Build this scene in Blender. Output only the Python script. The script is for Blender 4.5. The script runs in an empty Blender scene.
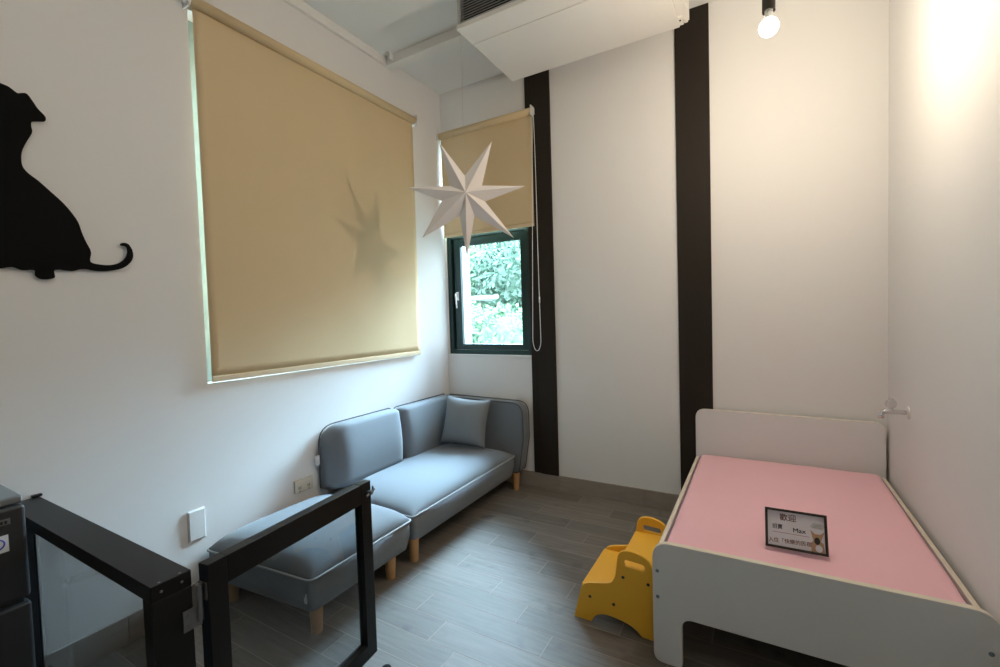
import bpy, bmesh, math, random
from mathutils import Vector, Matrix, noise
random.seed(7)
C = bpy.context.scene.collection
sc = bpy.context.scene
PI = math.pi

# ------------------------------------------------------------------ camera
YAW, PITCH, ROLL, FPX = -0.523454168, -0.0389165628, -0.0298982769, 452.182
CAMZ = 1.5
cy, sy = math.cos(YAW), math.sin(YAW); cp, sp = math.cos(PITCH), math.sin(PITCH)
Fw = Vector((sy*cp, cy*cp, sp)); Rt = Vector((cy, -sy, 0)); Up = Rt.cross(Fw)
c_, s_ = math.cos(ROLL), math.sin(ROLL)
R2 = c_*Rt + s_*Up; U2 = -s_*Rt + c_*Up
cam = bpy.data.cameras.new('camera'); camo = bpy.data.objects.new('camera', cam); C.objects.link(camo)
cam.sensor_width = 36; cam.sensor_fit = 'HORIZONTAL'; cam.lens = FPX*36/1000
cam.clip_start = 0.05; cam.clip_end = 200
m = Matrix.Identity(4)
for i in range(3):
    m[i][0] = R2[i]; m[i][1] = U2[i]; m[i][2] = -Fw[i]
m.translation = (0, 0, CAMZ)
camo.matrix_world = m
sc.camera = camo

# ------------------------------------------------------------------ materials
def mat(name, col, rough=0.6, metal=0.0, var=0.06, nscale=6.0, bump=0.0, bscale=60.0, spec=0.5, sheen=0.0, coat=0.0, stretch=None):
    M = bpy.data.materials.new(name); M.use_nodes = True
    nt = M.node_tree; b = nt.nodes['Principled BSDF']
    tc = nt.nodes.new('ShaderNodeTexCoord'); mp = nt.nodes.new('ShaderNodeMapping')
    nt.links.new(tc.outputs['Object'], mp.inputs['Vector'])
    if stretch: mp.inputs['Scale'].default_value = stretch
    n = nt.nodes.new('ShaderNodeTexNoise'); n.inputs['Scale'].default_value = nscale; n.inputs['Detail'].default_value = 4
    nt.links.new(mp.outputs[0], n.inputs['Vector'])
    r = nt.nodes.new('ShaderNodeMix'); r.data_type = 'RGBA'
    r.inputs[6].default_value = (*[c*(1-var) for c in col], 1); r.inputs[7].default_value = (*[min(1, c*(1+var)) for c in col], 1)
    nt.links.new(n.outputs['Fac'], r.inputs[0]); nt.links.new(r.outputs[2], b.inputs['Base Color'])
    b.inputs['Roughness'].default_value = rough; b.inputs['Metallic'].default_value = metal
    b.inputs['Specular IOR Level'].default_value = spec
    if sheen: b.inputs['Sheen Weight'].default_value = sheen
    if coat: b.inputs['Coat Weight'].default_value = coat
    if bump:
        n2 = nt.nodes.new('ShaderNodeTexNoise'); n2.inputs['Scale'].default_value = bscale; n2.inputs['Detail'].default_value = 3
        nt.links.new(tc.outputs['Object'], n2.inputs['Vector'])
        bp = nt.nodes.new('ShaderNodeBump'); bp.inputs['Strength'].default_value = bump; bp.inputs['Distance'].default_value = 0.002
        nt.links.new(n2.outputs['Fac'], bp.inputs['Height']); nt.links.new(bp.outputs[0], b.inputs['Normal'])
    return M
def emis(name, col, st):
    M = bpy.data.materials.new(name); M.use_nodes = True; nt = M.node_tree
    b = nt.nodes['Principled BSDF']; b.inputs['Base Color'].default_value = (*col, 1)
    b.inputs['Emission Color'].default_value = (*col, 1); b.inputs['Emission Strength'].default_value = st
    return M
def glass(name, tint, refl=1.0):
    # thin pane: fresnel mix of clear transmission and mirror reflection
    M = bpy.data.materials.new(name); M.use_nodes = True; nt = M.node_tree
    for n in list(nt.nodes): nt.nodes.remove(n)
    o = nt.nodes.new('ShaderNodeOutputMaterial'); t = nt.nodes.new('ShaderNodeBsdfTransparent'); g = nt.nodes.new('ShaderNodeBsdfGlossy')
    t.inputs[0].default_value = (*tint, 1); g.inputs['Roughness'].default_value = 0.02
    f = nt.nodes.new('ShaderNodeFresnel'); f.inputs[0].default_value = 1.5
    mu = nt.nodes.new('ShaderNodeMath'); mu.operation = 'MULTIPLY'; mu.inputs[1].default_value = refl
    x = nt.nodes.new('ShaderNodeMixShader')
    ge = nt.nodes.new('ShaderNodeNewGeometry'); iv = nt.nodes.new('ShaderNodeMath'); iv.operation = 'SUBTRACT'; iv.inputs[0].default_value = 1
    nt.links.new(ge.outputs['Backfacing'], iv.inputs[1]); m2 = nt.nodes.new('ShaderNodeMath'); m2.operation = 'MULTIPLY'
    nt.links.new(f.outputs[0], mu.inputs[0]); nt.links.new(mu.outputs[0], m2.inputs[0]); nt.links.new(iv.outputs[0], m2.inputs[1]); nt.links.new(m2.outputs[0], x.inputs[0])
    nt.links.new(t.outputs[0], x.inputs[1]); nt.links.new(g.outputs[0], x.inputs[2]); nt.links.new(x.outputs[0], o.inputs[0])
    return M

M_wall = mat('wall_paint', (0.745, 0.735, 0.725), 0.75, var=0.015, nscale=1.5, bump=0.12, bscale=180, spec=0.25)
M_ceil = mat('ceiling_paint', (0.80, 0.81, 0.79), 0.85, var=0.02, nscale=1.2, bump=0.06, bscale=150, spec=0.2)
M_trunk = mat('white_plastic_trim', (0.78, 0.77, 0.74), 0.45, var=0.02)
M_brown = mat('dark_brown_panel', (0.021, 0.016, 0.012), 0.6, var=0.12, nscale=5, bump=0.1, bscale=90, stretch=(30, 30, 1), spec=0.2)
M_groove = mat('groove_black', (0.012, 0.010, 0.008), 0.7)
M_base = mat('tile_skirting', (0.29, 0.255, 0.225), 0.5, var=0.16, nscale=3, bump=0.1, bscale=60, stretch=(3, 3, 14))
M_grout = mat('grout', (0.30, 0.265, 0.225), 0.9, var=0.08)
M_blind = mat('beige_blind_fabric', (0.635, 0.495, 0.305), 0.85, var=0.03, nscale=4, bump=0.25, bscale=420, spec=0.15)
M_hem = mat('pale_hem_tape', (0.66, 0.52, 0.34), 0.8, var=0.03, bump=0.2, bscale=300, spec=0.2)
M_white = mat('white_plastic', (0.75, 0.75, 0.74), 0.35, var=0.02)
M_outlet = mat('aged_cream_plastic', (0.60, 0.55, 0.46), 0.45, var=0.02)
M_ac = mat('white_enamel', (0.74, 0.72, 0.68), 0.4, var=0.015)
M_acgrey = mat('grey_enamel', (0.42, 0.42, 0.41), 0.45, var=0.02)
M_dark = mat('dark_void', (0.02, 0.02, 0.02), 0.8)
M_teal = mat('dark_green_aluminium', (0.010, 0.034, 0.034), 0.35, var=0.05, metal=0.2)
M_gasket = mat('black_gasket', (0.008, 0.010, 0.011), 0.6)
M_chrome = mat('chrome', (0.75, 0.76, 0.78), 0.18, metal=1.0, var=0.02)
M_steel = mat('brushed_steel', (0.26, 0.26, 0.27), 0.4, metal=1.0, var=0.06, nscale=30)
M_blackpaint = mat('black_painted_metal', (0.0045, 0.0045, 0.005), 0.42, var=0.08, nscale=12, spec=0.3)
M_blacksil = mat('matt_black_board', (0.004, 0.004, 0.004), 0.8, var=0.06, spec=0.12)
M_fabric = mat('blue_grey_upholstery', (0.165, 0.183, 0.203), 0.85, var=0.07, nscale=240, bump=0.45, bscale=520, spec=0.25, sheen=0.25)
M_pillow = mat('grey_pillow_cloth', (0.20, 0.215, 0.225), 0.88, var=0.10, nscale=200, bump=0.5, bscale=420, spec=0.2, sheen=0.2)
M_pipe = mat('piping_cord', (0.36, 0.38, 0.40), 0.8, var=0.06, nscale=120)
M_pipedark = mat('dark_piping_cord', (0.075, 0.085, 0.10), 0.8, var=0.06, nscale=120)
M_wood = mat('beech_leg', (0.50, 0.27, 0.11), 0.5, var=0.14, nscale=7, stretch=(20, 20, 2))
M_tag = mat('white_label', (0.7, 0.7, 0.7), 0.7)
M_bed = mat('white_laminate', (0.69, 0.69, 0.68), 0.42, var=0.012, nscale=2)
M_bededge = mat('birch_edge', (0.72, 0.65, 0.54), 0.6, var=0.08, nscale=40, stretch=(1, 1, 9))
M_pink = mat('pink_sheet', (0.86, 0.51, 0.58), 0.85, var=0.02, nscale=5, bump=0.25, bscale=300, spec=0.15, sheen=0.15)
M_yellow = mat('yellow_painted_board', (0.88, 0.47, 0.035), 0.42, var=0.03, nscale=3)
M_bolt = mat('black_bolt', (0.015, 0.012, 0.01), 0.4)
M_boltsteel = mat('blue_grey_bolt', (0.16, 0.22, 0.27), 0.35, metal=0.7)
M_star = mat('white_paper', (0.80, 0.76, 0.74), 0.8, var=0.015, bump=0.06, bscale=150, spec=0.2)
M_thread = mat('pale_thread', (0.55, 0.52, 0.48), 0.7)
M_lamp = mat('dark_bronze_metal', (0.035, 0.028, 0.022), 0.45, metal=0.4)
M_bulb = emis('lit_filament', (1.0, 0.84, 0.60), 60.0)
M_bulb2 = emis('lit_filament_neutral', (1.0, 0.90, 0.76), 60.0)
M_globe = bpy.data.materials.new('glowing_bulb_glass'); M_globe.use_nodes = True
_nt = M_globe.node_tree; _b = _nt.nodes['Principled BSDF']; _nt.nodes.remove(_b)
for _m in (M_bulb, M_bulb2, M_globe): _m.cycles.emission_sampling = 'NONE'
_t = _nt.nodes.new('ShaderNodeBsdfTransparent'); _e = _nt.nodes.new('ShaderNodeEmission'); _a = _nt.nodes.new('ShaderNodeAddShader')
_e.inputs[0].default_value = (1, .90, .68, 1); _e.inputs[1].default_value = 6.0
_nt.links.new(_t.outputs[0], _a.inputs[0]); _nt.links.new(_e.outputs[0], _a.inputs[1]); _nt.links.new(_a.outputs[0], _nt.nodes['Material Output'].inputs[0])
M_fridge = mat('dark_steel_fridge', (0.045, 0.045, 0.046), 0.38, metal=0.35, var=0.06, nscale=3)
M_fridgetop = mat('grey_plastic_top', (0.16, 0.165, 0.165), 0.5)
M_blue = mat('blue_ink', (0.02, 0.04, 0.35), 0.6)
M_brownink = mat('brown_ink', (0.16, 0.05, 0.03), 0.7)
M_blackink = mat('black_ink', (0.02, 0.02, 0.02), 0.7)
M_redink = mat('red_ink', (0.30, 0.04, 0.07), 0.7)
M_paper = mat('sign_paper', (0.66, 0.64, 0.68), 0.7, var=0.02)
M_frameblk = mat('black_picture_frame', (0.022, 0.016, 0.012), 0.4)
M_tan = mat('tan_ink', (0.42, 0.26, 0.15), 0.7)
M_glass = glass('window_glass', (0.93, 0.97, 0.96), 0.7)
M_gglass = glass('gate_acrylic', (0.73, 0.75, 0.76), 1.4)
M_clear = glass('clear_acrylic_knob', (0.90, 0.90, 0.92), 2.5)
M_leaf = mat('leaf_green', (0.17, 0.27, 0.16), 0.6, var=0.45, nscale=1.2)
M_leaf2 = mat('leaf_blue_green', (0.16, 0.26, 0.19), 0.6, var=0.45, nscale=0.9)
M_bark = mat('bark', (0.10, 0.07, 0.05), 0.9)
M_grass = mat('ground_grass', (0.13, 0.14, 0.11), 0.9, var=0.3, nscale=2)
M_pale = mat('pale_green_frame', (0.30, 0.38, 0.38), 0.5)
M_shed = mat('dark_shed_wall', (0.10, 0.13, 0.10), 0.8)
M_ext = mat('exterior_render', (0.78, 0.78, 0.76), 0.85, var=0.03)
M_roof = mat('pale_metal_roof', (0.70, 0.72, 0.74), 0.4, var=0.03)
M_cover = mat('picture_sheet', (0.5, 0.5, 0.5), 0.5)

# ------------------------------------------------------------------ mesh helpers
def obj(name, bm, material, parent=None, smooth=False, bevel=0.0, seg=2, M=None):
    me = bpy.data.meshes.new(name)
    bmesh.ops.recalc_face_normals(bm, faces=bm.faces)
    bm.to_mesh(me); bm.free()
    o = bpy.data.objects.new(name, me); C.objects.link(o)
    for mm in (material if isinstance(material, (list, tuple)) else [material]): me.materials.append(mm)
    if smooth:
        for p in me.polygons: p.use_smooth = True
    if bevel:
        b = o.modifiers.new('bevel', 'BEVEL'); b.width = bevel; b.segments = seg; b.limit_method = 'ANGLE'; b.angle_limit = math.radians(40)
        for p in me.polygons: p.use_smooth = True
        w = o.modifiers.new('wn', 'WEIGHTED_NORMAL'); w.keep_sharp = True
    if parent is not None: o.parent = parent
    if M is not None: o.matrix_local = M
    return o
def box(bm, x0, x1, y0, y1, z0, z1, mi=0, M=None):
    vs = [bm.verts.new(p) for p in ((x0,y0,z0),(x1,y0,z0),(x1,y1,z0),(x0,y1,z0),(x0,y0,z1),(x1,y0,z1),(x1,y1,z1),(x0,y1,z1))]
    if M is not None:
        for v in vs: v.co = M @ v.co
    for f in ((3,2,1,0),(4,5,6,7),(0,1,5,4),(1,2,6,5),(2,3,7,6),(3,0,4,7)):
        bm.faces.new([vs[i] for i in f]).material_index = mi
def bx(*a, **k):
    bm = bmesh.new(); box(bm, *a, **k); return bm
def tube(bm, pts, r, seg=10, closed=False, cap=True):
    pts = [Vector(p) for p in pts]; n = len(pts); rings = []
    prev = None
    for i, p in enumerate(pts):
        if closed: t = (pts[(i+1) % n]-pts[i-1]).normalized()
        else: t = (pts[min(i+1, n-1)]-pts[max(i-1, 0)]).normalized()
        if prev is None:
            a = Vector((0,0,1)) if abs(t.z) < .9 else Vector((1,0,0)); u = t.cross(a).normalized()
        else:
            u = (prev - t*prev.dot(t)).normalized()
        prev = u; w = t.cross(u)
        rr = r[i] if isinstance(r, (list, tuple)) else r
        rings.append([bm.verts.new(p+(u*math.cos(2*PI*k/seg)+w*math.sin(2*PI*k/seg))*rr) for k in range(seg)])
    m_ = n if closed else n-1
    for i in range(m_):
        a, b = rings[i], rings[(i+1) % n]
        for k in range(seg): bm.faces.new((a[k], a[(k+1) % seg], b[(k+1) % seg], b[k]))
    if cap and not closed: bm.faces.new(rings[0][::-1]); bm.faces.new(rings[-1])
def tb(pts, r, **k):
    bm = bmesh.new(); tube(bm, pts, r, **k); return bm
def lathe(bm, prof, seg=24, M=None):
    rings = []
    for r, z in prof:
        if r < 1e-6: rings.append([bm.verts.new((0,0,z))])
        else: rings.append([bm.verts.new((r*math.cos(2*PI*k/seg), r*math.sin(2*PI*k/seg), z)) for k in range(seg)])
    for a, b in zip(rings, rings[1:]):
        for k in range(seg):
            if len(a) == 1 and len(b) == 1: continue
            if len(a) == 1: bm.faces.new((a[0], b[k], b[(k+1) % seg]))
            elif len(b) == 1: bm.faces.new((a[k], a[(k+1) % seg], b[0]))
            else: bm.faces.new((a[k], a[(k+1) % seg], b[(k+1) % seg], b[k]))
    if M is not None:
        for v in bm.verts: v.co = M @ v.co
def lt(prof, seg=24, M=None):
    bm = bmesh.new(); lathe(bm, prof, seg, M); return bm
def rpoly(pts, rad, n=6):
    """round the corners of a closed polygon; rad = one radius or one per corner"""
    out = []; N = len(pts)
    for i in range(N):
        p0, p, p1 = Vector(pts[i-1]), Vector(pts[i]), Vector(pts[(i+1) % N])
        r = rad[i] if isinstance(rad, (list, tuple)) else rad
        if r <= 0: out.append(tuple(p)); continue
        a = (p0-p).normalized(); b = (p1-p).normalized()
        ang = math.acos(max(-1, min(1, a.dot(b)))); 
        d = min(r/math.tan(ang/2), (p0-p).length*.49, (p1-p).length*.49)
        s, e = p+a*d, p+b*d
        for k in range(n+1):
            t = k/n; out.append(tuple((1-t)**2*s + 2*t*(1-t)*p + t*t*e))
    return out
def ellipse(cx, cy_, a, b, n=20, rot=0):
    return [(cx+a*math.cos(2*PI*k/n)*math.cos(rot)-b*math.sin(2*PI*k/n)*math.sin(rot), cy_+a*math.cos(2*PI*k/n)*math.sin(rot)+b*math.sin(2*PI*k/n)*math.cos(rot)) for k in range(n)]
def smooth_loop(pts, sub=4):
    """closed Catmull-Rom"""
    N = len(pts); out = []
    for i in range(N):
        p0, p1, p2, p3 = [Vector(pts[(i+j) % N]) for j in (-1, 0, 1, 2)]
        for k in range(sub):
            t = k/sub
            out.append(tuple(0.5*((2*p1)+(p2-p0)*t+(2*p0-5*p1+4*p2-p3)*t*t+(3*p1-p0-3*p2+p3)*t**3)))
    return out
def plate(name, loops, a0, a1, axis, material, parent=None, bevel=0.002, edge=None):
    """outline (with holes) given thickness: axis 'x' takes (y,z) points, 'y' takes (x,z), 'z' takes (x,y)"""
    cu = bpy.data.curves.new(name, 'CURVE'); cu.dimensions = '2D'; cu.fill_mode = 'BOTH'
    th = abs(a1-a0); cu.extrude = max(th/2-bevel, 1e-5); cu.bevel_depth = bevel; cu.bevel_resolution = 1; cu.offset = -bevel
    for lp in loops:
        sp_ = cu.splines.new('POLY'); sp_.points.add(len(lp)-1); sp_.use_cyclic_u = True
        for q, p in zip(sp_.points, lp): q.co = (p[0], p[1], 0, 1)
    t = bpy.data.objects.new(name+'_t', cu); C.objects.link(t)
    bpy.context.view_layer.update()
    me = bpy.data.meshes.new_from_object(t.evaluated_get(bpy.context.evaluated_depsgraph_get()))
    bpy.data.objects.remove(t); bpy.data.curves.remove(cu)
    mid = (a0+a1)/2
    for v in me.vertices:
        u, w, h = v.co
        v.co = {'x': (mid+h, u, w), 'y': (u, mid+h, w), 'z': (u, w, mid+h)}[axis]
    bm = bmesh.new(); bm.from_mesh(me); bpy.data.meshes.remove(me)
    bmesh.ops.remove_doubles(bm, verts=bm.verts, dist=1e-5)
    ai = 'xyz'.index(axis)
    bmesh.ops.recalc_face_normals(bm, faces=bm.faces)
    if edge is not None:
        for f in bm.faces:
            f.material_index = 0 if abs(f.normal[ai]) > .6 else 1
        return obj(name, bm, [material, edge], parent)
    return obj(name, bm, material, parent)
def softbox(x0, x1, y0, y1, z0, z1, r, n=10, bulge=(0,0,0,0,0,0), seed=None, wob=0.0):
    """rounded upholstered block; bulge = extra puff on -x,+x,-y,+y,-z,+z"""
    bm = bmesh.new()
    bmesh.ops.create_cube(bm, size=2)
    bmesh.ops.subdivide_edges(bm, edges=bm.edges, cuts=n*2-1, use_grid_fill=True)
    hx, hy, hz = (x1-x0)/2, (y1-y0)/2, (z1-z0)/2
    c = Vector(((x0+x1)/2, (y0+y1)/2, (z0+z1)/2))
    def warp(u, h):   # push grid lines to the rounded rim
        s = math.copysign(1, u); a = abs(u)
        k = max(0.0, 1-r*1.25/h)
        return s*(a*(k+(1-k)*a**3)) if h > r else u
    for v in bm.verts:
        u, w, q = v.co
        p = Vector((math.copysign(1,u)*abs(u)**.75*hx if True else 0, math.copysign(1,w)*abs(w)**.75*hy, math.copysign(1,q)*abs(q)**.75*hz))
        inn = Vector((max(-hx+r, min(hx-r, p.x)), max(-hy+r, min(hy-r, p.y)), max(-hz+r, min(hz-r, p.z))))
        d = p-inn
        if d.length > 1e-9: p = inn + d.normalized()*r if max(abs(d.x), abs(d.y), abs(d.z)) > r*.999 else inn+d
        px, py, pz = p.x/hx, p.y/hy, p.z/hz
        fy = max(0, (1-py**4)); fx = max(0, (1-px**4)); fz = max(0, (1-pz**4))
        p.x += (bulge[1]*max(0,px)**3 - bulge[0]*max(0,-px)**3)*fy*fz
        p.y += (bulge[3]*max(0,py)**3 - bulge[2]*max(0,-py)**3)*fx*fz
        p.z += (bulge[5]*max(0,pz)**3 - bulge[4]*max(0,-pz)**3)*fx*fy
        if wob: p += Vector(noise.noise_vector(p*4+Vector((seed or 0, 0, 0))))*wob
        v.co = p+c
    return bm
def thing(name, label, cat, loc=(0,0,0), rz=0, group=None):
    o = bpy.data.objects.new(name, None); C.objects.link(o); o.empty_display_size = .1
    o.location = loc; o.rotation_euler = (0,0,rz); o['label'] = label; o['category'] = cat
    if group: o['group'] = group
    return o
def tag(o, label, cat, group=None):
    o['label'] = label; o['category'] = cat
    if group: o['group'] = group
    return o
def struct(name, bm, m_, parent=None, **k):
    o = obj(name, bm, m_, parent, **k)
    if parent is None: o['kind'] = 'structure'
    return o
def shift(bm, loc):
    for v in bm.verts: v.co -= Vector(loc)
    return bm

# ------------------------------------------------------------------ room shell
XL, XR, YB, YF, ZC = -2.617, 0.664, 3.522, -1.60, 3.605
WT = 0.2
# left wall with the large window opening
LW = (1.328, 3.10, 1.178, 3.17)     # y0,y1,z0,z1
bm = bmesh.new()
box(bm, XL-WT, XL, YF, LW[0], 0, ZC); box(bm, XL-WT, XL, LW[1], YB+WT, 0, ZC)
box(bm, XL-WT, XL, LW[0], LW[1], 0, LW[2]); box(bm, XL-WT, XL, LW[0], LW[1], LW[3], ZC)
struct('wall_left', bm, M_wall)
BW = (-2.612, -1.722, 1.144, 3.16)  # x0,x1,z0,z1
bm = bmesh.new()
box(bm, XL, BW[0], YB, YB+WT, 0, ZC); box(bm, BW[1], XR+WT, YB, YB+WT, 0, ZC)
box(bm, BW[0], BW[1], YB, YB+WT, 0, BW[2]); box(bm, BW[0], BW[1], YB, YB+WT, BW[3], ZC)
struct('wall_back', bm, M_wall)
struct('wall_right', bx(XR, XR+WT, YF, YB, 0, ZC), M_wall)
struct('wall_front', bx(XL-WT, XR+WT, YF-WT, YF, 0, ZC), M_wall)
struct('ceiling', bx(XL-WT, XR+WT, YF-WT, YB+WT, ZC, ZC+.12), M_ceil)

# wood-look tile floor : planks .70 x .1465 along x with real grout joints
def plank_mat():
    M = bpy.data.materials.new('wood_look_tile'); M.use_nodes = True
    nt = M.node_tree; b = nt.nodes['Principled BSDF']
    a = nt.nodes.new('ShaderNodeAttribute'); a.attribute_name = 'tone'; a.attribute_type = 'GEOMETRY'
    tc = nt.nodes.new('ShaderNodeTexCoord'); mp = nt.nodes.new('ShaderNodeMapping'); mp.inputs['Scale'].default_value = (1.6, 22, 1)
    ad = nt.nodes.new('ShaderNodeVectorMath'); ad.operation = 'ADD'
    sc_ = nt.nodes.new('ShaderNodeVectorMath'); sc_.operation = 'SCALE'; sc_.inputs['Scale'].default_value = 17
    nt.links.new(a.outputs['Vector'], sc_.inputs[0]); nt.links.new(tc.outputs['Object'], mp.inputs[0])
    nt.links.new(mp.outputs[0], ad.inputs[0]); nt.links.new(sc_.outputs[0], ad.inputs[1])
    n = nt.nodes.new('ShaderNodeTexNoise'); n.inputs['Scale'].default_value = 2.2; n.inputs['Detail'].default_value = 7; n.inputs['Roughness'].default_value = .62; n.inputs['Distortion'].default_value = .7
    nt.links.new(ad.outputs[0], n.inputs['Vector'])
    n2 = nt.nodes.new('ShaderNodeTexNoise'); n2.inputs['Scale'].default_value = 7; n2.inputs['Detail'].default_value = 2
    nt.links.new(tc.outputs['Object'], n2.inputs['Vector'])
    cr = nt.nodes.new('ShaderNodeValToRGB'); e = cr.color_ramp.elements
    e[0].position = .25; e[0].color = (.122, .108, .094, 1); e[1].position = .75; e[1].color = (.200, .182, .163, 1)
    nt.links.new(n.outputs['Fac'], cr.inputs[0])
    sx = nt.nodes.new('ShaderNodeSeparateXYZ'); nt.links.new(a.outputs['Vector'], sx.inputs[0])
    mr = nt.nodes.new('ShaderNodeMapRange'); mr.inputs['To Min'].default_value = .84; mr.inputs['To Max'].default_value = 1.15
    nt.links.new(sx.outputs[0], mr.inputs[0])
    mr2 = nt.nodes.new('ShaderNodeMapRange'); mr2.inputs['From Min'].default_value = .62; mr2.inputs['From Max'].default_value = .78; mr2.inputs['To Min'].default_value = 1; mr2.inputs['To Max'].default_value = .62
    nt.links.new(n2.outputs['Fac'], mr2.inputs[0])
    mm = nt.nodes.new('ShaderNodeMath'); mm.operation = 'MULTIPLY'; nt.links.new(mr.outputs[0], mm.inputs[0]); nt.links.new(mr2.outputs[0], mm.inputs[1])
    vm = nt.nodes.new('ShaderNodeVectorMath'); vm.operation = 'SCALE'; nt.links.new(cr.outputs[0], vm.inputs[0]); nt.links.new(mm.outputs[0], vm.inputs['Scale'])
    nt.links.new(vm.outputs[0], b.inputs['Base Color'])
    b.inputs['Roughness'].default_value = .55; b.inputs['Specular IOR Level'].default_value = .35
    bp = nt.nodes.new('ShaderNodeBump'); bp.inputs['Strength'].default_value = .25; bp.inputs['Distance'].default_value = .002
    nt.links.new(n.outputs['Fac'], bp.inputs['Height']); nt.links.new(bp.outputs[0], b.inputs['Normal'])
    return M
M_plank = plank_mat()
bm = bmesh.new(); tone = bm.verts.layers.float_vector.new('tone')
box(bm, XL-WT, XR+WT, YF-WT, YB+WT, -.08, -.0006, mi=1)
PW, PL, G = .1465, .70, .0019
off = {-2:.20, -1:.046, 0:.55, 1:.35, 2:.12, 3:.50, 4:.27, 5:.54, 6:.06, 7:.38, 8:.20, 9:.62, 10:.42, 11:.13, 12:.5}
k0 = int(math.floor((YF-1.733)/PW))
for k in range(k0, 13):
    o_ = off.get(k, random.random()*PL)
    y0, y1 = max(1.733+k*PW, YF), min(1.733+(k+1)*PW, YB)
    if y1-y0 < .01: continue
    x = o_-6*PL
    while x < XR:
        a, b = max(x, XL), min(x+PL, XR)
        if b-a > .01:
            t = (random.random(), random.random(), random.random())
            x0_, x1_, q0, q1 = a+G, b-G, y0+G, y1-G
            bt = [bm.verts.new(p) for p in ((x0_-.001,q0-.001,-.0006),(x1_+.001,q0-.001,-.0006),(x1_+.001,q1+.001,-.0006),(x0_-.001,q1+.001,-.0006))]
            tp = [bm.verts.new(p) for p in ((x0_,q0,0),(x1_,q0,0),(x1_,q1,0),(x0_,q1,0))]
            for v in bt+tp: v[tone] = t
            bm.faces.new(tp)
            for i in range(4): bm.faces.new((bt[i], bt[(i+1)%4], tp[(i+1)%4], tp[i])).material_index = 1
        x += PL
struct('floor', bm, [M_plank, M_grout])

# tiled skirting boards
def skirting(name, p0, p1, nrm, joints):
    """tiles standing along a wall"""
    bm = bmesh.new(); H = .13; T = .011
    d = (Vector(p1)-Vector(p0)); L = d.length; d.normalize(); nn = Vector(nrm)
    js = [0]+joints+[L]
    for a, b in zip(js, js[1:]):
        q = [Vector(p0)+d*(a+.001), Vector(p0)+d*(b-.001)]
        vs = []
        for z in (0, H):
            for pt in (q[0], q[1], q[1]+nn*T, q[0]+nn*T): vs.append(bm.verts.new((pt.x, pt.y, z)))
        for f in ((3,2,1,0),(4,5,6,7),(0,1,5,4),(1,2,6,5),(2,3,7,6),(3,0,4,7)): bm.faces.new([vs[i] for i in f])
    return struct(name, bm, M_base, bevel=.0012, seg=1)
skirting('baseboard_back', (XL, YB, 0), (XR, YB, 0), (0,-1,0), [.42, 1.13, 1.83, 2.53])
skirting('baseboard_left', (XL, YB-.012, 0), (XL, YF, 0), (1,0,0), [.5, 1.2, 1.9, 2.6, 3.3, 4.0])
skirting('baseboard_right', (XR, YB-.012, 0), (XR, YF, 0), (-1,0,0), [.3, 1.0, 1.7, 2.4, 3.1, 3.8])

# dark vertical wall panels
bm = bmesh.new(); box(bm, -1.718, -1.650, YB-.014, YB, .13, ZC); box(bm, -1.647, -1.492, YB-.022, YB, .13, ZC)
struct('trim_1', bm, M_brown, bevel=.002, seg=1)
struct('trim_2', bx(-.519, -.297, YB-.016, YB, .13, ZC), M_brown, bevel=.002, seg=1)

# ------------------------------------------------------------------ windows
def window(name, axis, plane, a0, a1, z0, z1, fr, mull, dep=.06, trans=None, fm=None):
    root = struct(name, bx(0,0.001,0,0.001,0,0.001), M_teal) if False else None
    bm = bmesh.new()
    def put(b, u0, u1, d0, d1, w0, w1):
        if axis == 'y': box(b, u0, u1, d0, d1, w0, w1)
        else: box(b, -d1 if False else plane-(d1-plane), plane-(d0-plane), u0, u1, w0, w1)
    put(bm, a0, a0+fr, plane, plane+dep, z0, z1); put(bm, a1-fr, a1, plane, plane+dep, z0, z1)
    put(bm, a0+fr, a1-fr, plane, plane+dep, z0, z0+fr); put(bm, a0+fr, a1-fr, plane, plane+dep, z1-fr, z1)
    for mz in (trans or []): put(bm, a0+fr, a1-fr, plane, plane+dep, mz-fr*.5, mz+fr*.5)
    root = struct(name, bm, fm or M_teal, bevel=.003)
    return root, put
w1, put = window('window_1', 'y', YB+.030, BW[0], BW[1], BW[2], BW[3], .045, None, trans=[2.265, 2.29])
# tilt sash in the lower light
sx0, sx1, sz0, sz1 = BW[0]+.070, BW[1]-.045, BW[2]+.047, 2.2415
bm = bmesh.new(); p0, p1 = YB+.043, YB+.085; sw = .072
box(bm, sx0, sx0+sw, p0, p1, sz0, sz1); box(bm, sx1-sw*.85, sx1, p0, p1, sz0, sz1)
box(bm, sx0+sw, sx1-sw*.85, p0, p1, sz0, sz0+sw*.72); box(bm, sx0+sw, sx1-sw*.85, p0, p1, sz1-.075, sz1)
struct('window_sash', bm, M_teal, w1, bevel=.003)
struct('window_gasket', bx(BW[0]+.0455, BW[0]+.0695, YB+.075, YB+.10, sz0, sz1), M_gasket, w1)
struct('window_pane', bx(sx0+sw-.004, sx1-sw*.85+.004, YB+.078, YB+.083, sz0+.045, sz1-.065), M_glass, w1)
struct('upper_pane', bx(BW[0]+.045, BW[1]-.045, YB+.078, YB+.083, 2.3126, BW[3]-.045), M_glass, w1)
hx_ = sx0+.030
h = bmesh.new(); box(h, hx_-.013, hx_+.013, p0-.008, p0, 1.66, 1.74)
tube(h, [(hx_, p0-.004, 1.72), (hx_, p0-.035, 1.72), (hx_+.004, p0-.042, 1.712), (hx_+.010, p0-.042, 1.65), (hx_+.013, p0-.040, 1.585)], [.008,.008,.009,.008,.006], seg=8)
struct('window_handle', h, M_white, w1, smooth=False)
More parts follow.
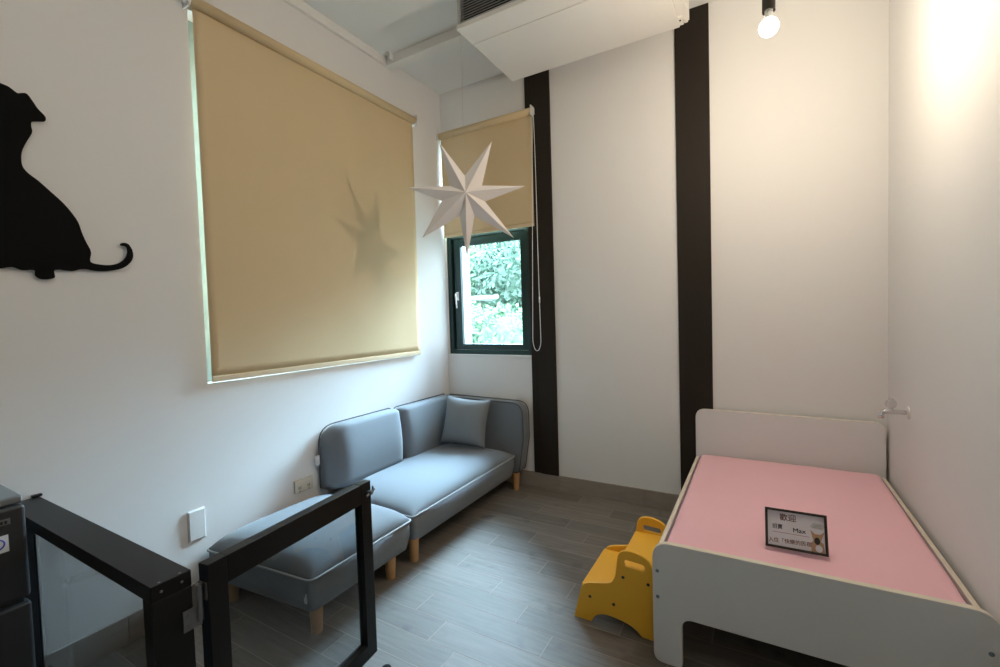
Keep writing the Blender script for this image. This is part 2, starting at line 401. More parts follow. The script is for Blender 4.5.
# white sill/reveal of small window
struct('window_sill', bx(BW[0]+.001, BW[1]-.001, YB-.008, YB+.045, BW[2]-.012, BW[2]+.004), M_white, w1, bevel=.002)
w2, put2 = window('window_2', 'x', XL-.09, LW[0], LW[1], LW[2], LW[3], .09, None, fm=M_pale)
bm = bmesh.new(); box(bm, XL-.15, XL-.09, 2.185, 2.235, LW[2]+.05, LW[3]-.05)
struct('window_mullion', bm, M_white, w2)
bm = bmesh.new(); box(bm, XL-.122, XL-.117, LW[0]+.09, 2.185, LW[2]+.05, LW[3]-.05)
struct('window_pane', bm, M_glass, w2)
bm = bmesh.new(); box(bm, XL-.122, XL-.117, 2.235, LW[1]-.09, LW[2]+.05, LW[3]-.05)
struct('window_pane', bm, M_glass, w2)

# ------------------------------------------------------------------ roller blinds
def blind_fabric(axis, a0, a1, d, z0, z1, amp=.0015):
    bm = bmesh.new(); nu, nz = 40, 40; g = {}
    for i in range(nu+1):
        for j in range(nz+1):
            u = a0+(a1-a0)*i/nu; z = z0+(z1-z0)*j/nz
            e = amp*math.sin(u*7+z*1.5)*(1-j/nz)+amp*.6*math.sin(u*19)*(1-j/nz)**2
            for s_, q in ((0, 0), (1, .0008)):
                g[i,j,s_] = bm.verts.new((u, d+e+q, z) if axis == 'y' else (d+e-q, u, z))
    for i in range(nu):
        for j in range(nz):
            for s_ in (0, 1): bm.faces.new((g[i,j,s_], g[i+1,j,s_], g[i+1,j+1,s_], g[i,j+1,s_]))
    for i in range(nu):
        bm.faces.new((g[i,0,0], g[i+1,0,0], g[i+1,0,1], g[i,0,1]))
    for j in range(nz):
        bm.faces.new((g[0,j,0], g[0,j+1,0], g[0,j+1,1], g[0,j,1])); bm.faces.new((g[nu,j,0], g[nu,j+1,0], g[nu,j+1,1], g[nu,j,1]))
    return bm
b1 = thing('roller_blind', 'large beige roller blind pulled down over the wide window on the left wall', 'blind', (XL+.02, 2.22, 3.2))
def child(name, bm, m_, par, **k):
    o = obj(name, shift(bm, par.location), m_, par, **k); return o
FX = XL+.022
child('blind_fabric', blind_fabric('x', 1.341, 3.088, FX, 1.215, 3.18), M_blind, b1, smooth=True)
bm = bmesh.new(); box(bm, FX-.004, FX+.006, 1.341, 3.088, 1.184, 1.216)
child('hem_bar', bm, M_hem, b1, bevel=.003)
child('roller_tube', tb([(FX-.001+.012, 1.330, 3.205), (FX-.001+.012, 3.10, 3.205)], .030, seg=24), M_blind, b1, smooth=True)
for yy in (1.306, 3.102):
    bm = bmesh.new(); box(bm, XL, FX+.045, yy, yy+.006, 3.160, 3.25)
    tube(bm, [(FX+.011, yy-.012, 3.205), (FX+.011, yy+.016, 3.205)], .030, seg=20)
    child('bracket', bm, M_white, b1)
b2 = thing('roller_blind', 'narrow beige roller blind half lowered over the small open corner window', 'blind', (-2.12, YB-.03, 3.2))
FY = YB-.030
child('blind_fabric', blind_fabric('y', -2.592, -1.650, FY, 2.275, 3.18), M_blind, b2, smooth=True)
bm = bmesh.new(); box(bm, -2.592, -1.650, FY-.006, FY+.004, 2.250, 2.276); child('hem_bar', bm, M_hem, b2, bevel=.003)
child('roller_tube', tb([(-2.600, FY-.012, 3.195), (-1.645, FY-.012, 3.195)], .030, seg=24), M_blind, b2, smooth=True)
for xx in (-2.614, -1.641):
    bm = bmesh.new(); box(bm, xx, xx+.008, FY-.045, YB-.015 if xx > -2 else YB, 3.155, 3.235)
    tube(bm, [(xx-.001, FY-.012, 3.195), (xx+.016, FY-.012, 3.195)], .031, seg=20)
    child('bracket', bm, M_white, b2)
# bead chain loop
pts = []
for k in range(30): pts.append((-1.628-.050*k/29, FY-.030, 3.185-(3.185-1.30)*k/29))
for k in range(1, 12):
    a = PI*k/12; pts.append((-1.640-.038*math.cos(a), FY-.030, 1.30-.105*math.sin(a)))
for k in range(30):
    t = k/29; pts.append((-1.602-.020*t**2.2-.004*math.sin(t*5), FY-.032, 1.30+(3.185-1.30)*t))
bm = bmesh.new(); tube(bm, pts, .0028, seg=6)
tube(bm, [(-1.605, FY-.032, 1.60), (-1.605, FY-.032, 1.65)], .006, seg=8)
child('bead_chain', bm, M_white, b2, smooth=True)

AX0, AX1, AY0, AY1, AZ = -1.69, -.445, 2.478, 3.245, 3.350
# ------------------------------------------------------------------ ceiling trunking
bm = bmesh.new()
box(bm, XL+.0005, XL+.028, YF+.001, 2.792, 3.540, ZC-.0005)
box(bm, XL+.0005, AX0-.001, 2.792, 2.872, 3.535, ZC-.0005)
tag(obj('cable_trunking', bm, M_trunk, bevel=.004), 'white cable trunking running round the ceiling edge above the large blind', 'trunking')
bm = bmesh.new(); box(bm, -2.53, -2.515, 2.755, 2.792, 3.555, ZC); box(bm, -2.535, -2.51, 2.74, 2.765, 3.59, ZC)
tag(obj('cable_clip', bm, M_white, bevel=.002), 'small white clip on the ceiling trunking near its corner', 'clip')

# ------------------------------------------------------------------ air conditioner
AX0, AX1, AY0, AY1, AZ = -1.69, -.445, 2.478, 3.245, 3.350
ac = thing('air_conditioner', 'white ceiling-mounted air conditioner box with dark front grille', 'air conditioner', (-1.07, 2.86, AZ))
bm = bmesh.new()
box(bm, AX0, AX1, 2.672, AY1, AZ, ZC); child('casing', bm, M_ac, ac, bevel=.004)
bm = bmesh.new(); box(bm, AX0, AX1, AY0+.002, 2.669, AZ+.0008, AZ+.030); child('front_panel', bm, M_ac, ac, bevel=.004)
bm = bmesh.new()
box(bm, AX0+.0005, AX0+.02, AY0+.02, 2.67, AZ+.031, ZC); box(bm, AX1-.02, AX1, AY0+.02, 2.67, AZ+.031, ZC)
box(bm, AX0+.02, AX1-.02, AY0+.02, AY0+.05, AZ+.031, AZ+.052); box(bm, AX0+.02, AX1-.02, AY0+.02, AY0+.05, ZC-.035, ZC)
child('grille_frame', bm, M_acgrey, ac, bevel=.002)
child('grille_cavity', bx(AX0+.02, AX1-.02, AY0+.07, AY0+.075, AZ+.04, ZC-.02), M_dark, ac)
bm = bmesh.new()
for k in range(11):
    z = AZ+.062+k*.0165
    box(bm, AX0+.02, AX1-.02, -.009, .009, -.0016, .0016, M=Matrix.Translation((0, AY0+.038, z)) @ Matrix.Rotation(math.radians(28), 4, 'X'))
for xx in (-1.28, -.86): box(bm, xx-.006, xx+.006, AY0+.03, AY0+.05, AZ+.05, ZC-.03)
child('grille_slats', bm, M_acgrey, ac)
bm = bmesh.new(); box(bm, AX1, AX1+.060, 2.70, AY1-.02, AZ+.014, ZC)
child('end_cover', bm, M_ac, ac, bevel=.004)
bm = bmesh.new(); box(bm, AX1, AX1+.026, AY1-.10, AY1-.012, AZ+.004, AZ+.016); box(bm, AX1+.030, AX1+.052, AY1-.06, AY1-.022, AZ+.004, AZ+.014)
child('end_latch', bm, M_ac, ac, bevel=.001)
bm = bmesh.new(); box(bm, AX1+.006, AX1+.016, AY1-.075, AY1-.06, AZ+.0025, AZ+.0045); child('latch_slot', bm, M_dark, ac)

# ------------------------------------------------------------------ hanging star
SC = Vector((-1.672, 2.495, CAMZ+.815))
star = thing('paper_star', 'white folded paper star with seven points hanging from a thread', 'star', SC)
nrm = (Vector((0,0,CAMZ))-SC).normalized(); nrm = (nrm+Vector((.10,-.05,.03))).normalized()
rt = Vector((0,0,1)).cross(nrm).normalized(); up = nrm.cross(rt)
tips = [(-0.5, -50), (0, 0)]
bm = bmesh.new(); R0, R1, TH = .337, .112, .055
STAR = [(0.3977, 0.0415), (0.1116, 0.0435), (0.1798, 0.3161), (-0.0002, 0.1036), (-0.1583, 0.3051), (-0.0972, 0.0395), (-0.3728, 0.0291), (-0.1521, -0.0542), (-0.2922, -0.29), (-0.0372, -0.1496), (0.003, -0.4324), (0.0597, -0.1499), (0.3253, -0.2956), (0.1302, -0.0573)]
# tips (long) and valleys (short) as polar offsets in the star's own plane: (right, up) in metres
ring = [SC+rt*u+up*w for u, w in STAR]
vs = [bm.verts.new(p-SC) for p in ring]
fc, bc = bm.verts.new(nrm*TH), bm.verts.new(-nrm*TH)
for i in range(14):
    bm.faces.new((vs[i], vs[(i+1) % 14], fc)); bm.faces.new((vs[(i+1) % 14], vs[i], bc))
obj('star_body', bm, M_star, star)
child('thread', tb([SC+Vector((0,0,.10)), SC+Vector((.002,0,.5)), (SC.x, SC.y, AZ)], .0011, seg=5), M_thread, star)

# ------------------------------------------------------------------ lamps
def lamp(loc, label, mb, watts, tint):
    L = thing('pendant_lamp', label, 'lamp', (loc[0], loc[1], ZC))
    dz = loc[2]-ZC
    obj('ceiling_rose', lt([(0,0),(.05,0),(.05,-.025),(0,-.025)], 24), M_lamp, L)
    obj('cord', tb([(0,0,-.02), (0,0,dz+.30)], .004, seg=8), M_lamp, L)
    obj('lamp_holder', lt([(0,dz+.30),(.024,dz+.30),(.026,dz+.295),(.026,dz+.067),(.023,dz+.065),(.023,dz+.10),(0,dz+.10)], 32), M_lamp, L, smooth=False)
    obj('bulb_neck', lt([(.017,dz+.10),(.017,dz+.060),(.021,dz+.034)], 24), M_white, L, smooth=True)
    pr = [(0, dz-.039)]
    for k in range(1, 16):
        a = -PI/2+PI*k/16; pr.append((.039*math.cos(a), dz+.039*math.sin(a)))
    pr.append((.0, dz+.039))
    bo = obj('bulb', lt(pr, 28), M_globe, L, smooth=True)
    obj('filament', lt([(0,dz-.008),(.006,dz-.004),(.008,dz+.006),(.006,dz+.014),(0,dz+.018)], 16), mb, bo, smooth=True)
    pl_ = bpy.data.lights.new('bulb_light', 'POINT'); pl_.energy = watts; pl_.color = tint; pl_.shadow_soft_size = .012
    po_ = bpy.data.objects.new('bulb_light', pl_); C.objects.link(po_); po_.parent = L; po_.location = (0, 0, dz-.024)
    return L
lamp((.040, 2.40, CAMZ+1.245), 'dark cylinder pendant lamp with lit bulb in front of the back wall', M_bulb, 23, (1, .85, .66))

# ------------------------------------------------------------------ dog silhouette
half = [(0.585,0.985),(0.610,0.979),(0.634,0.974),(0.656,0.959),(0.668,0.964),(0.685,0.967),(0.702,0.941),(0.715,0.918),(0.736,0.894),(0.735,0.875),(0.722,0.869),(0.695,0.859),(0.691,0.839),(0.692,0.812),(0.672,0.765),(0.657,0.720),(0.656,0.671),(0.672,0.643),(0.700,0.620),(0.735,0.584),(0.771,0.546),(0.796,0.512),(0.820,0.468),(0.831,0.422),(0.843,0.384),(0.855,0.354),(0.858,0.332),(0.853,0.300)]
tail = [(0.873,0.289),(0.924,0.288),(0.966,0.306),(0.991,0.341),(0.990,0.379),(0.967,0.383),(0.975,0.396),(0.998,0.394),(1.013,0.367),(1.015,0.334),(1.001,0.304),(0.969,0.276),(0.915,0.260),(0.872,0.257),(0.840,0.262)]
bot = [(0.816,0.260),(0.789,0.251),(0.734,0.252),(0.733,0.222),(0.717,0.212),(0.686,0.211),(0.672,0.226),(0.670,0.247),(0.635,0.244),(0.607,0.254),(0.573,0.246)]
ax_ = .55
lp = half+tail+bot+[(2*ax_-p[0], p[1]) for p in bot[::-1]]+[(.25, .275)]+[(2*ax_-p[0], p[1]) for p in half[::-1]]
lp = [(p[0], p[1]+CAMZ) for p in lp]
lp = smooth_loop(lp, 3)
d = plate('dog_silhouette', [lp], XL+.012, XL+.020, 'x', M_blacksil, bevel=.001)
tag(d, 'black cut-out silhouette of a sitting dog mounted on the left wall', 'wall decoration')

# ------------------------------------------------------------------ wall plates
pl = thing('wall_plate', 'blank white wall plate between the black gate and the ottoman', 'wall plate', (XL, 1.23, .43))
child('cover_plate', bx(XL, XL+.012, 1.192, 1.272, .358, .515), M_white, pl, bevel=.004)
child('plate_rim', bx(XL, XL+.007, 1.188, 1.276, .354, .519), M_white, pl, bevel=.003)
po = thing('power_outlet', 'white double power outlet low on the left wall beside the sofa backrest', 'outlet', (XL, 1.88, .42))
child('cover_plate', bx(XL, XL+.018, 1.812, 1.948, .392, .472), M_outlet, po, bevel=.004)
for yy in (1.845, 1.912):
    bm = bmesh.new(); box(bm, XL+.018, XL+.0195, yy-.008, yy-.005, .412, .432); box(bm, XL+.018, XL+.0195, yy+.005, yy+.008, .412, .432)
    box(bm, XL+.018, XL+.0195, yy-.003, yy+.003, .397, .403)
    child('socket', bm, M_dark, po)

# ------------------------------------------------------------------ sofa
def top_pad(x0, x1, y0, y1, z0, h, n=30, p=5.0, q=.5, seed=0, lean=0):
    bm = bmesh.new(); g = {}
    for i in range(n+1):
        for j in range(n+1):
            u = -math.cos(PI*i/n); v = -math.cos(PI*j/n)
            f = (max(0, 1-abs(u)**p)*max(0, 1-abs(v)**p))**q
            wv = .003*noise.noise(Vector((u*2+seed, v*2, 3)))*f
            ov = .006*math.sin(PI*min(1, f*1.2)) 
            x = (x0+x1)/2+(x1-x0)/2*u; y = (y0+y1)/2+(y1-y0)/2*v
            g[i,j] = bm.verts.new((x, y, z0+h*f*(1+lean*(-u))+wv))
    for i in range(n):
        for j in range(n): bm.faces.new((g[i,j], g[i+1,j], g[i+1,j+1], g[i,j+1]))
    # underside
    b = [g[i,0] for i in range(n+1)]+[g[n,j] for j in range(1, n+1)]+[g[i,n] for i in range(n-1, -1, -1)]+[g[0,j] for j in range(n-1, 0, -1)]
    bm.faces.new(b[::-1])
    return bm
def piping_rect(x0, x1, y0, y1, z, r=.0058, cr=.035):
    x0 -= .002; x1 += .003; y0 -= .003; y1 += .002
    lp = rpoly([(x0,y0),(x1,y0),(x1,y1),(x0,y1)], cr, 5)
    return tb([(p[0], p[1], z) for p in lp], r, seg=8, closed=True)
def body(x0, x1, y0, y1, z0, z1, cr=.035):
    """upholstered base, slightly tucked in at the bottom"""
    bm = bmesh.new(); rings = []
    for z, ins in ((z0, .030), (z0+.004, .018), (z0+.05, .008), ((z0+z1)/2, .001), (z1, 0.0)):
        lp = rpoly([(x0+ins,y0+ins),(x1-ins,y0+ins),(x1-ins,y1-ins),(x0+ins,y1-ins)], cr, 6)
        rings.append([bm.verts.new((p[0], p[1], z)) for p in lp])
    N = len(rings[0])
    for a, b in zip(rings, rings[1:]):
        for k in range(N): bm.faces.new((a[k], a[(k+1) % N], b[(k+1) % N], b[k]))
    bm.faces.new(rings[0][::-1]); bm.faces.new(rings[-1])
    return bm
def leg(root, x, y, h=.135):
    o = obj('leg', lt([(0,0),(.025,0),(.026,.004),(.033,h+.01),(0,h+.01)], 20), M_wood, root, smooth=False)
    for p in o.data.polygons: p.use_smooth = True
    o.location = Vector((x, y, 0))-root.location
    e = o.modifiers.new('es', 'EDGE_SPLIT'); e.split_angle = math.radians(50)
    return o
sofa = thing('sofa', 'blue-grey upholstered sofa with backrest, one arm and wooden legs in the corner', 'sofa', (-2.21, 2.75, 0))
SX0, SX1, SY0, SY1 = -2.600, -1.828, 2.048, 3.365
child('seat_base', body(SX0, SX1, SY0, SY1, .128, .300), M_fabric, sofa, smooth=True)
sc1 = child('seat_cushion', top_pad(SX0+.004, SX1-.001, SY0+.003, SY1, .298, .086, seed=1), M_fabric, sofa, smooth=True)
obj('piping', shift(piping_rect(SX0, SX1, SY0, SY1, .300), sofa.location), M_pipe, sc1, smooth=True)
for x, y in ((-1.872, 2.095), (-1.838, 3.385), (-2.53, 2.10), (-2.53, 3.385)): leg(sofa, x, y)
# backrest cushions: profile in y-z, extruded along x with soft rim
def back_cushion(y0, y1, z0, z1, xb, xf0, xf1, seed, rl, rr, ang=0):
    """xb back plane, xf0 front at the bottom, xf1 front at the top"""
    bm = bmesh.new()
    nz, ny = 18, 22; rings = []
    # cross section in (x,z) swept along y, shrinking at the ends
    def section(t):
        e = 1-abs(t)**14
        e = max(e, 0)**.5
        hgt = z1
        # outer corner rounding of the silhouette
        rad = rl if t < 0 else rr
        yy = (y0+y1)/2+(y1-y0)/2*t
        dist = (yy-y0) if t < 0 else (y1-yy)
        if dist < rad: hgt = z1-(rad-math.sqrt(max(0, rad*rad-(rad-dist)**2)))
        pts = []
        th = .35+.65*e
        pts.append((xb, z0)); 
        for k in range(8): pts.append((xb, z0+(hgt-z0)*(k+1)/9))
        # rounded top
        xt = xb+(xf1-xb)*th
        for k in range(9):
            a = PI-PI*k/8; cx_ = (xb+xt)/2; rx = (xt-xb)/2
            pts.append((cx_+rx*math.cos(a), hgt-.030+.030*math.sin(a)**.8 if math.sin(a) > 0 else hgt-.030))
        for k in range(8):
            s = 1-(k+1)/9
            xf = xf0+(xf1-xf0)*s; pts.append((xb+(xf-xb+.018*math.sin(PI*s)*e)*th, z0+(hgt-z0-.03)*s))
        pts.append((xb+(xf0-xb)*th, z0))
        return [(p[0], yy+(ang*(p[0]-xb)/(xf0-xb) if t < 0 else 0)*min(1, -t*1.3), p[1]) for p in pts]
    for k in range(ny+1):
        t = -math.cos(PI*k/ny)
        rings.append([bm.verts.new(p) for p in section(max(-.9995, min(.9995, t)))])
    N = len(rings[0])
    for a, b in zip(rings, rings[1:]):
        for k in range(N): bm.faces.new((a[k], a[(k+1) % N], b[(k+1) % N], b[k]))
    bm.faces.new(rings[0][::-1]); bm.faces.new(rings[-1])
    return bm
def cush_pipe(y0, y1, z0, z1, x, rl, rr):
    lp = rpoly([(y0,z0),(y0,z1),(y1,z1),(y1,z0)], [0, rl, rr, 0], 7)
    return tb([(x, p[0], p[1]) for p in lp], .0045, seg=8)
c1 = child('backrest_cushion', back_cushion(1.995, 2.700, .368, .790, -2.598, -2.450, -2.470, 1, .13, .05, ang=.055), M_fabric, sofa, smooth=True)
obj('piping', shift(cush_pipe(1.995, 2.700, .372, .787, -2.590, .13, .05), sofa.location), M_pipedark, c1, smooth=True)
c2 = child('backrest_cushion', back_cushion(2.712, 3.372, .335, .785, -2.598, -2.455, -2.475, 2, .05, .02), M_fabric, sofa, smooth=True)
obj('piping', shift(cush_pipe(2.712, 3.40, .345, .783, -2.590, .05, .01), sofa.location), M_pipedark, c2, smooth=True)
child('fabric_tag', bx(-2.588, -2.586, 1.958, 1.996, .535, .598), M_tag, sofa)
# arm against the back wall
al = rpoly([(-2.600,.150),(-1.800,.150),(-1.750,.45),(-1.752,.752),(-2.600,.765)], [.01,.04,.25,.11,.02], 8)
arm = plate('armrest', [al], 3.372, 3.492, 'y', M_fabric, bevel=.018)
for v in arm.data.vertices: v.co -= sofa.location
for p in arm.data.polygons: p.use_smooth = True
arm.parent = sofa; w = arm.modifiers.new('wn', 'WEIGHTED_NORMAL')
for yy in (3.374, 3.490):
    obj('piping', shift(tb([(p[0], yy, p[1]) for p in al], .0045, seg=8, closed=True), sofa.location), M_pipedark, arm, smooth=True)

ott = thing('ottoman', 'square blue-grey ottoman seen through the glass gate, pushed against the sofa', 'ottoman', (-2.21, 1.68, 0))
OX0, OX1, OY0, OY1 = -2.590, -1.822, 1.325, 2.030
def skew(bm, k=-.085):
    for v in bm.verts: v.co.y += k*(v.co.x-OX1)*-1*max(0,(OY1-v.co.y)/(OY1-OY0))*1.0
    return bm
child('seat_base', skew(body(OX0, OX1, OY0, OY1, .122, .292)), M_fabric, ott, smooth=True)
oc = child('seat_cushion', skew(top_pad(OX0+.003, OX1-.001, OY0+.003, OY1-.002, .290, .098, seed=5)), M_fabric, ott, smooth=True)
obj('piping', shift(skew(piping_rect(OX0, OX1, OY0, OY1, .292)), ott.location), M_pipe, oc, smooth=True)
for x, y in ((-1.872, 1.385), (-1.872, 1.890), (-2.50, 1.34), (-2.52, 1.90)): leg(ott, x, y, .13)
child('fabric_tag', bx(-1.872, -1.852, 1.3225, 1.3245, .175, .222), M_tag, ott)

# pillow leaning into the corner of backrest and arm
def pillow_mesh(s=.36, t=.12, n=26):
    bm = bmesh.new(); F = {}; B = {}
    for i in range(n+1):
        for j in range(n+1):
            u = -1+2*i/n; v = -1+2*j/n
            pin = 1-.07*(1-u*u)*abs(v)**3-0; pin2 = 1-.07*(1-v*v)*abs(u)**3
            x = u*s/2*(1-.09*(1-v*v)*1.0*abs(u)**2); z = v*s/2*(1-.09*(1-u*u)*abs(v)**2)
            h = t/2*((1-u**2)*(1-v**2))**.42
            h += .004*noise.noise(Vector((u*2.2, v*2.2, 1.7)))*(1-u*u)*(1-v*v)*2
            F[i,j] = bm.verts.new((x, -h-.0008, z)); 
            B[i,j] = F[i,j] if (i in (0,n) or j in (0,n)) else bm.verts.new((x, h+.0008, z))
    for i in range(n):
        for j in range(n):
            bm.faces.new((F[i,j], F[i+1,j], F[i+1,j+1], F[i,j+1]))
            bm.faces.new((B[i,j+1], B[i+1,j+1], B[i+1,j], B[i,j]))
    return bm
pil = thing('pillow', 'square grey scatter pillow leaning in the back corner of the sofa', 'pillow', (-2.215, 3.195, .600))
pc = obj('pillow_cover', pillow_mesh(.41, .17), M_pillow, pil, smooth=True)
pp = []
for i in range(40):
    t = i/40*4; k = int(t); f = (t-k)*2-1
    q = [(f, -1), (1, f), (-f, 1), (-1, -f)][k]
    u, v = q; pp.append((u*.205*(1-.09*(1-v*v)*u*u), 0, v*.205*(1-.09*(1-u*u)*v*v)))
obj('seam', tb(pp, .003, seg=6, closed=True), M_pillow, pc, smooth=True)
pil.rotation_euler = (math.radians(-14), math.radians(5), math.radians(12))

# ------------------------------------------------------------------ fixed black gate section and swinging gate
GZ = .808
fg = thing('gate_side_panel', 'fixed black metal frame with clear panel between fridge and hinged gate', 'gate', (-2.0, .59, 0))
gx0, gx1, gy0, gy1 = XL+.012, -1.403, .541, .640
child('top_rail', bx(gx0, gx1-.0, gy0, gy1, GZ-.045, GZ), M_blackpaint, fg, bevel=.002)
child('bottom_rail', bx(gx0, gx1, gy0, gy1, .02, .085), M_blackpaint, fg, bevel=.002)
child('end_post', bx(gx1-.052, gx1+.0005, gy0+.0005, gy1-.0005, .0, GZ-.0452), M_blackpaint, fg, bevel=.002)
child('wall_post', bx(gx0, -2.295, gy0+.0005, .5475, .0, GZ-.0452), M_blackpaint, fg, bevel=.002)
child('clear_panel', bx(-2.335, gx1-.052, .548, .552, .085, GZ-.0452), M_gglass, fg)
child('wall_bracket', bx(XL, XL+.02, .618, .648, GZ, GZ+.010), M_blackpaint, fg, bevel=.002)
for yy in (.565, .615):
    o = obj('screw', shift(lt([(0,.0012),(.0022,.0012),(.0036,.0004),(.0036,-.001)], 14, Matrix.Translation((gx1-.010, yy, GZ))), fg.location), M_steel, fg)
    o = obj('screw', shift(lt([(0,.0012),(.0022,.0012),(.0036,.0004),(.0036,-.001)], 14, Matrix.Translation((gx1+.001, yy, GZ-.022)) @ Matrix.Rotation(PI/2, 4, 'Y')), fg.location), M_steel, fg)
gp, gq = Vector((-1.398, .668, 0)), Vector((-1.478, 1.372, 0))
ang = math.atan2(gq.y-gp.y, gq.x-gp.x); GL = (gq-gp).length
hg = thing('swing_gate', 'black framed glass pet gate standing open in front of the ottoman', 'gate', gp, ang)
GT = .020; g0, g1 = .055, GZ+.003; SW = .060
obj('stile', bx(0, SW, -GT, GT, g0, g1), M_blackpaint, hg, bevel=.002)
obj('stile', bx(GL-SW, GL, -GT, GT, g0, g1), M_blackpaint, hg, bevel=.002)
obj('rail', bx(SW+.0005, GL-SW-.0005, -GT, GT, g1-.083, g1-.0004), M_blackpaint, hg, bevel=.002)
obj('rail', bx(SW+.0005, GL-SW-.0005, -GT, GT, g0+.0004, g0+.062), M_blackpaint, hg, bevel=.002)
obj('clear_panel', bx(SW, GL-SW, -.002, .002, g0+.062, g1-.083), M_gglass, hg)
bm = bmesh.new(); tube(bm, [(GL-.022, -.020, g1-.045), (GL-.022, -.046, g1-.045)], .006, seg=12); tube(bm, [(GL-.040, -.030, g1-.055), (GL+.004, -.036, g1-.036)], .005, seg=10)
tube(bm, [(GL-.004, -.034, g1-.050), (GL-.004, -.034, g1-.022)], .004, seg=10)
obj('latch', bm, M_steel, hg, smooth=False)
obj('gate_foot', bx(0.012, SW-.012, -GT*.7, GT*.7, 0.0, g0+.001), M_blackpaint, hg)
for i, z0 in enumerate((.655, .10)):
    hh = obj('hinge', bx(-.030, -.0205+.0, -.03, .012, z0, z0+.0) if False else tb([(-.013, .000, z0), (-.013, .000, z0+.105)], .0085, seg=14), M_steel, hg)
    a = obj('hinge_leaf', bx(-.0045, -.0005, -.016, .018, z0+.055, z0+.105), M_steel, hh)
    hl = bmesh.new(); MI = Matrix.Rotation(-ang, 4, 'Z') @ Matrix.Translation(-gp)
    box(hl, gx1+.001, gx1+.004, .612, .660, z0-.015, z0+.045, M=MI)
    for zz in (.0, .030): box(hl, gx1+.004, gx1+.0055, .622, .632, z0-.005+zz, z0+.005+zz, M=MI)
    obj('hinge_leaf', hl, M_steel, hh)

# small door stop on the floor
ds = tag(obj('door_stop', lt([(0,.032),(.010,.032),(.019,.026),(.023,.014),(.024,0),(0,0)], 20), M_blacksil, smooth=True), 'small black rubber stop on the floor at the foot of the open gate', 'door stop')
ds.location = (-1.385, 1.350, 0)

# ------------------------------------------------------------------ fridge
fr = thing('mini_fridge', 'dark steel two-door mini fridge standing left of the fixed gate section', 'fridge', (-2.4, .26, 0))
child('cabinet', bx(-2.590, -2.252, .020, .500, .03, .905), M_fridge, fr, bevel=.010)
child('top_cover', bx(-2.590, -2.215, .018, .503, .906, .934), M_fridgetop, fr, bevel=.008, seg=3)
d1 = child('freezer_door', bx(-2.250, -2.200, .020, .505, .580, .902), M_fridge, fr, bevel=.012, seg=3)
d2 = child('fridge_door', bx(-2.250, -2.200, .020, .505, .045, .562), M_fridge, fr, bevel=.012, seg=3)
obj('door_grip', shift(bx(-2.246, -2.215, .08, .488, .563, .579), fr.location), M_dark, d1)
obj('badge', shift(bx(-2.2005, -2.198, .395, .466, .848, .868), fr.location), M_steel, d1, bevel=.002)
bd = bmesh.new()
for k in range(6): box(bd, -2.1985, -2.1975, .402+.010*k, .408+.010*k, .853, .863)
obj('badge_lettering', shift(bd, fr.location), M_dark, d1)
st = obj('energy_sticker', shift(bx(-2.2005, -2.1992, .392, .459, .758, .815), fr.location), M_tag, d1)
bm = bmesh.new()
ar = [(math.cos(t), math.sin(t)) for t in [math.radians(a) for a in range(150, -91, -12)]]
tube(bm, [(-2.1990, .430+.019*c, .788+.017*s) for c, s in ar], [.001+.0022*i/20 for i in range(21)], seg=6)
obj('sticker_mark', shift(bm, fr.location), M_blue, st)
for x, y in ((-2.55, .06), (-2.55, .46), (-2.28, .06), (-2.28, .46)):
    o = obj('foot', lt([(0,0),(.016,0),(.016,.034),(0,.034)], 14), M_blacksil, fr); o.location = Vector((x, y, 0))-fr.location

# ------------------------------------------------------------------ bed
bed = thing('childrens_bed', 'low white wooden bed with rounded headboard and cut-out footboard by the right wall', 'bed', (.12, 2.7, 0))
def lp_child(name, loops, a0, a1, ax, m_, par, **k):
    o = plate(name, loops, a0, a1, ax, m_, **k)
    for v in o.data.vertices: v.co -= par.location
    o.parent = par; return o
BX0, BX1 = -.408, .648
hb = rpoly([(BX0,0),(BX1-.0,0),(BX1,.788),(BX0,.796)], [.02,.02,.065,.065], 8)
lp_child('headboard', [hb], 3.470, 3.496, 'y', M_bed, bed, edge=M_bededge)
fb = rpoly([(BX0,0),(-.292,0),(-.292,.218),(.52,.218),(.52,0),(BX1,0),(BX1,.525),(BX0,.522)], [.04,.02,.045,.045,.02,.04,.075,.075], 8)
ft = lp_child('footboard', [fb], 1.950, 1.976, 'y', M_bed, bed, edge=M_bededge)
for x, z in ((-.388, .397), (-.388, .285), (.622, .392), (.622, .285)):
    obj('bolt', shift(lt([(0,.003),(.005,.003),(.0075,.001),(.0075,-.001)], 16, Matrix.Translation((x, 1.950, z)) @ Matrix.Rotation(PI/2, 4, 'X')), bed.location), M_boltsteel, ft)
for a, b in ((BX0+.002, BX0+.022), (BX1-.022, BX1-.002)):
    bm = bmesh.new(); box(bm, a, b, 1.9765, 3.4695, .225, .456)
    bm.faces.ensure_lookup_table()
    for f in bm.faces:
        f.normal_update()
        if f.normal.z > .5: f.material_index = 1
    child('side_rail', bm, [M_bed, M_bededge], bed, bevel=.003, seg=1)
bm = bmesh.new()
box(bm, BX0+.0265, BX1-.0265, 1.98, 3.46, .27, .288)
child('slat_base', bm, M_bededge, bed)
